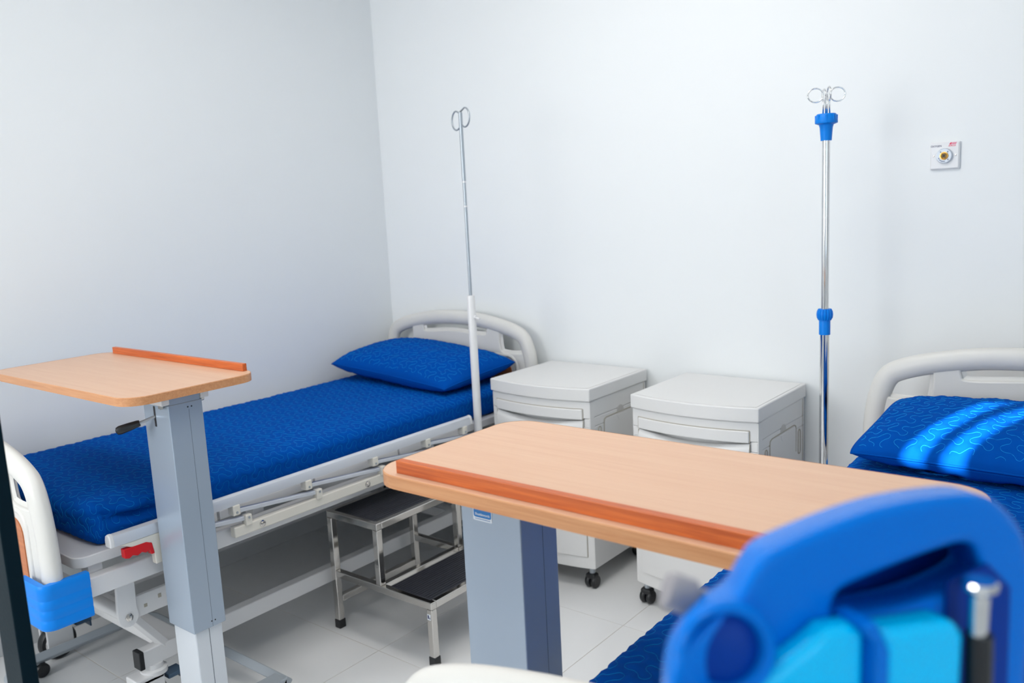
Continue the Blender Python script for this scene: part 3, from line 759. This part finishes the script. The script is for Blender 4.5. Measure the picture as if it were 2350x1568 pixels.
ds = thing('drip_stand', 'tall polished steel drip stand with blue plastic collars, beside the right-hand bed', 'drip stand', (-.925, 2.74, 0))
obj('lower_pole', MB().cyl((0, 0, .06), (0, 0, 1.05), .0145, 24), 'chrome2', ds)
obj('upper_pole', MB().cyl((0, 0, 1.04), (0, 0, 1.68), .0118, 24), 'chrome2', ds)
cl = obj('clamp_collar', MB().lathe([(.0175, 1.040), (.0175, 1.085), (.0160, 1.090)], n=20), 'blueplastic', ds)
g = MB(); n = 16
for i in range(n):
    a = 2*PI*i/n
    g.tube([(.0215*math.cos(a)*k, .0215*math.sin(a)*k, z) for k, z in ((.80, 1.088), (1.0, 1.096), (1.04, 1.105), (1.0, 1.114), (.82, 1.122))], .0034, 6)
g.lathe([(.018, 1.087), (.0222, 1.096), (.0228, 1.105), (.0222, 1.114), (.018, 1.123)], n=24)
obj('knurled_nut', g, 'blueplastic', ds, smooth=50)
hh = obj('hook_head', MB().lathe([(.0165, 1.650), (.0195, 1.690), (.022, 1.698), (.032, 1.702), (.034, 1.706), (.030, 1.728), (.027, 1.731), (.010, 1.732)], n=28), 'blueplastic', ds, smooth=40)
for i in range(8):
    a = 2*PI*i/8+.3
    obj('grip_rib', MB().box(-.002, .002, -.003, .003, 1.702, 1.727, Matrix.Rotation(a, 4, 'Z') @ Matrix.Translation((.0315, 0, 0))), 'blueplastic', hh, .001)
for k in range(4):
    a = .55+k*PI/2
    d = Vector((math.cos(a), math.sin(a), 0))
    p = [d*.010+Vector((0, 0, 1.728)), d*.009+Vector((0, 0, 1.765)), d*.012+Vector((0, 0, 1.786))]
    c = d*.033+Vector((0, 0, 1.788))
    for i in range(15):
        th = PI-2*PI*.97*i/14
        p.append(c+d*(.023*math.cos(th))+Vector((0, 0, .021*math.sin(th))))
    obj('hook', MB().tube([tuple(v) for v in p], .0024, 8), 'chrome2', ds, smooth=180)
hub = obj('base_hub', MB().lathe([(.03, .045), (.034, .052), (.034, .075), (.02, .10), (.016, .12)], n=20), 'blueplastic', ds)
for k in range(5):
    a = math.radians(-90+72*k+12); d = Vector((math.cos(a), math.sin(a), 0)); L = .15
    lg = obj('base_leg', MB().bar(d*.02+Vector((0, 0, .062)), d*L+Vector((0, 0, .056)), .024, .016), 'chrome2', ds, .004)
    e = d*(L-.012)
    obj('caster', MB().lathe([(.008, -.008), (.017, -.008), (.020, 0), (.017, .008), (.008, .008)], (e.x, e.y, .020), (-d.y, d.x, 0), 14).cyl((e.x, e.y, .03), (e.x, e.y, .052), .006, 8), 'black', lg)

# ------------------------------------------------------------------ oxygen outlet
ox = thing('oxygen_outlet', 'square white oxygen wall outlet with brass socket and red logo', 'wall outlet', (-.651, BY, 1.588))
k = .0430
vs = []
for hx, y in ((k, 0), (k, -.007), (k-.004, -.0115)):
    vs += [(x, y, z) for x, z in rrect(-hx, hx, -hx, hx, .003, 3)]
n = len(vs)//3
obj('plate', MB().add(vs, [(i*n+j, i*n+(j+1) % n, (i+1)*n+(j+1) % n, (i+1)*n+j) for i in range(2) for j in range(n)]+[tuple(range(n)), tuple(2*n+j for j in range(n))]), 'ox', ox)
F = -.0115
rg = obj('collar', MB().lathe([(.0238, 0), (.0238, .006), (.0220, .009), (.0205, .0092), (.0205, .008), (.012, .008)], (0, F, -.001), (0, -1, 0), 36), 'ring', ox)
obj('brass_socket', MB().lathe([(.0125, .006), (.0125, .0105), (.0105, .0115), (.0098, .0115), (.0098, .009)], (0, F, -.001), (0, -1, 0), 6).lathe([(.0125, .0085), (.0125, .0108), (.0108, .0112)], (0, F, -.001), (0, -1, 0), 28), 'brass', rg)
for r0, d in ((.0088, .0117), (.0058, .0122)):
    obj('socket_ring', MB().tube([(r0*math.cos(a), F-d, -.001+r0*math.sin(a)) for a in [2*PI*i/24 for i in range(24)]], .0011, 6, closed=True), 'brass', rg)
obj('socket_bore', MB().lathe([(.0098, .0115), (.0098, .0118)], (0, F, -.001), (0, -1, 0), 24), 'black', rg)
for a in (130, 50, -45, 205): obj('collar_mark', MB().lathe([(.0016, .0085), (.0016, .0096)], (.0165*math.cos(math.radians(a)), F, -.001+.0165*math.sin(math.radians(a))), (0, -1, 0), 8), 'ink', rg)
for i in range(7):
    a = math.radians(222+9*i)
    obj('collar_print', MB().box(-.0010, .0010, F-.0098, F-.0090, -.0009, .0009, Matrix.Translation((.0172*math.cos(a), 0, -.001+.0172*math.sin(a))) @ Matrix.Rotation(-a, 4, 'Y')), 'ink', rg)
for x in (-.032, .032): obj('screw', MB().lathe([(.0026, -.001), (.0026, .0008), (.001, .0012)], (x, F, 0), (0, -1, 0), 12), 'chrome', ox)
obj('lettering', text_mb('OXYGEN', .0078, Matrix.Translation((-.0255, F-.0002, .0305)) @ XZ, .0002), 'ink', ox)
obj('lettering', text_mb('AFROX', .0066, Matrix.Translation((.0205, F-.0002, .0295)) @ XZ, .0002, shear=.2), 'redink', ox)
lm = Matrix.Translation((.0205, F, .0355)) @ XZ
lg_ = obj('logo', MB().prism([(-.0085, -.0022), (-.0045, .0042), (.0005, .0042), (-.0035, -.0022)], 0, .0003, lm), 'redink', ox)
obj('logo_stripes', MB().prism([(-.0025, -.0022), (.0015, .0042), (.0145, .0042), (.0105, -.0022)], 0, .0003, lm), 'pink', lg_)

# ------------------------------------------------------------------ dark upright at the left edge
up = thing('upright_post', 'dark teal metal upright post at the lower left edge, before the left bed', 'post', (-1.388, .4645, 0))
obj('post', MB().box(-.033, .033, -.0115, .0115, .012, 1.30), 'navy', up, .002)
obj('base_plate', MB().prism(rrect(-.09, .09, -.07, .07, .015), 0, .012), 'navy', up, .002)
obj('end_cap', MB().box(-.034, .034, -.0125, .0125, 1.30, 1.312), 'black', up, .003)

# ------------------------------------------------------------------ blue device in the foreground on its roll stand
KD = 0.86
def C3(u, v, dist): return Vector((0, 0, 1.5))+(CAM_R*((u-1175)/1960)-CAM_U*((v-784)/1960)+CAM_F)*dist
dO = Vector((-.17*KD, .57*KD, 0))
dh = Vector((.49, .87, 0)).normalized(); dn = Vector((.87, -.49, 0)).normalized()
dev = thing('suction_unit', 'bright blue plastic medical unit with arched carry handle in the right foreground', 'medical device', (dO.x, dO.y, 1.0305), math.atan2(dh.y, dh.x))
# local frame: x along the handle, y = away from the viewer (near side is -y), z up from the tray
RIDGE = [(-.136, 1.03), (-.136, 1.235), (-.131, 1.262), (-.113, 1.278), (-.095, 1.286), (-.083, 1.300), (-.070, 1.307), (-.0086, 1.3155), (.045, 1.3145), (.080, 1.308), (.104, 1.288), (.113, 1.268), (.116, 1.24), (.116, 1.03)]
outl = RIDGE[:1]+catmull(RIDGE[1:-1], 5)+RIDGE[-1:]
hole = catmull([(-.037, 1.262), (-.036, 1.2835), (-.008, 1.2905), (.041, 1.2955), (.068, 1.2945), (.079, 1.282), (.076, 1.262), (.02, 1.254)], 5, True)
def lz(ps): return [(x, z-1.03) for x, z in ps]
me = plate(lz(outl), [lz(hole)], .021, .0065, 3)
SH = Matrix(((1, .5, 0, .010), (0, 1, 0, 0), (0, -.22, 1, -.0045), (0, 0, 0, 1)))
obj('handle', MB().mesh(me, SH @ XZ), 'dev', dev, smooth=50)
hx_ = [(x*.985, z-.003) for x, z in RIDGE]
obj('rear_housing', MB().prism(lz([(-.115, 1.03), (-.115, 1.235), (-.085, 1.276), (-.03, 1.303), (.06, 1.309), (.095, 1.290), (.11, 1.24), (.11, 1.03)]), -.066, -.026, SH @ XZ), 'devdark', dev, .008)
fp = obj('front_panel', MB().prism(lz([(-.062, 1.264), (-.052, 1.270), (-.026, 1.267), (-.026, 1.03), (-.136, 1.03), (-.130, 1.20), (-.110, 1.245)]), .018, .036, XZ), 'cyan', dev, .007, seg=3)
obj('front_panel', MB().prism(lz([(-.017, 1.262), (.036, 1.256), (.044, 1.246), (.040, 1.03), (-.017, 1.03)]), .018, .040, XZ), 'cyan', dev, .007, seg=3)
obj('rib', MB().prism(lz([(-.036, 1.270), (-.026, 1.272), (-.016, 1.252), (-.016, 1.03), (-.027, 1.03), (-.027, 1.258)]), .018, .043, XZ), 'dev', dev, .003)
ax_ = Vector((-.30, -.94, .12)).normalized(); bc = Vector((-.108, -.021, .236))
bs = obj('side_boss', MB().lathe([(.024, -.006), (.0265, 0), (.0265, .004), (.0245, .007), (.0215, .0065), (.0195, .003), (.0185, .0005)], bc, ax_, 32), 'dev', dev, smooth=60)
obj('boss_recess', MB().lathe([(.019, 0), (.018, .0012), (.010, .0035), (.003, .0042)], bc, ax_, 32), 'devdark', bs, smooth=60)
pl_ = [SH @ (XZ @ Vector((x*.992, z-1.03-.0015, .0195))) for x, z in outl[6:-8]]
obj('parting_line', MB().tube([tuple(p) for p in pl_], .0013, 6), 'devdark', dev, smooth=60)
kn = obj('knob', MB().lathe([(.007, 0), (.007, .010), (.0105, .012), (.0108, .026), (.0095, .028)], (-.087, .020, .238), (-.80, .30, .35), 24), 'knobgrey', dev)
kn['label'] = 'silver grey knob'
obj('port_recess', MB().prism(lz([(.047, 1.270), (.080, 1.274), (.100, 1.255), (.104, 1.03), (.044, 1.03)]), .0205, .0235, XZ), 'devdark', dev, .002)
ft = obj('port', MB().lathe([(.0052, -.030), (.0058, -.004), (.0098, 0), (.0102, .003), (.0085, .0045), (.0045, .004)], (.052, -.040, .242), (0, 0, 1), 20), 'chrome2', dev)
ft['label'] = 'chrome port'
obj('hose', MB().tube([(.053, -.040, .214), (.054, -.040, .17), (.054, -.041, .08), (.060, -.036, .002)], .0075, 10), 'black', dev)
rs = thing('roll_stand', 'white roll stand with small tray under the blue handled unit in the foreground', 'stand', (dO.x, dO.y, 0), math.atan2(dh.y, dh.x))
obj('tray', MB().prism(rrect(-.165, .165, -.10, .11, .02), .016+.999, 1.03), 'white', rs, .003)
obj('post', MB().cyl((0, 0, .08), (0, 0, 1.017), .019, 18), 'alu', rs)
obj('hub', MB().lathe([(.04, .055), (.045, .06), (.045, .085), (.024, .11)], n=20), 'white', rs)
for k in range(4):
    a = PI/4+k*PI/2; d = Vector((math.cos(a), math.sin(a), 0))
    lg = obj('base_leg', MB().bar(d*.03+Vector((0, 0, .07)), d*.22+Vector((0, 0, .062)), .03, .02), 'white', rs, .004)
    e = d*.205
    obj('caster', MB().lathe([(.010, -.010), (.022, -.010), (.026, 0), (.022, .010), (.010, .010)], (e.x, e.y, .026), (-d.y, d.x, 0), 14).cyl((e.x, e.y, .03), (e.x, e.y, .056), .007, 8), 'black', lg)
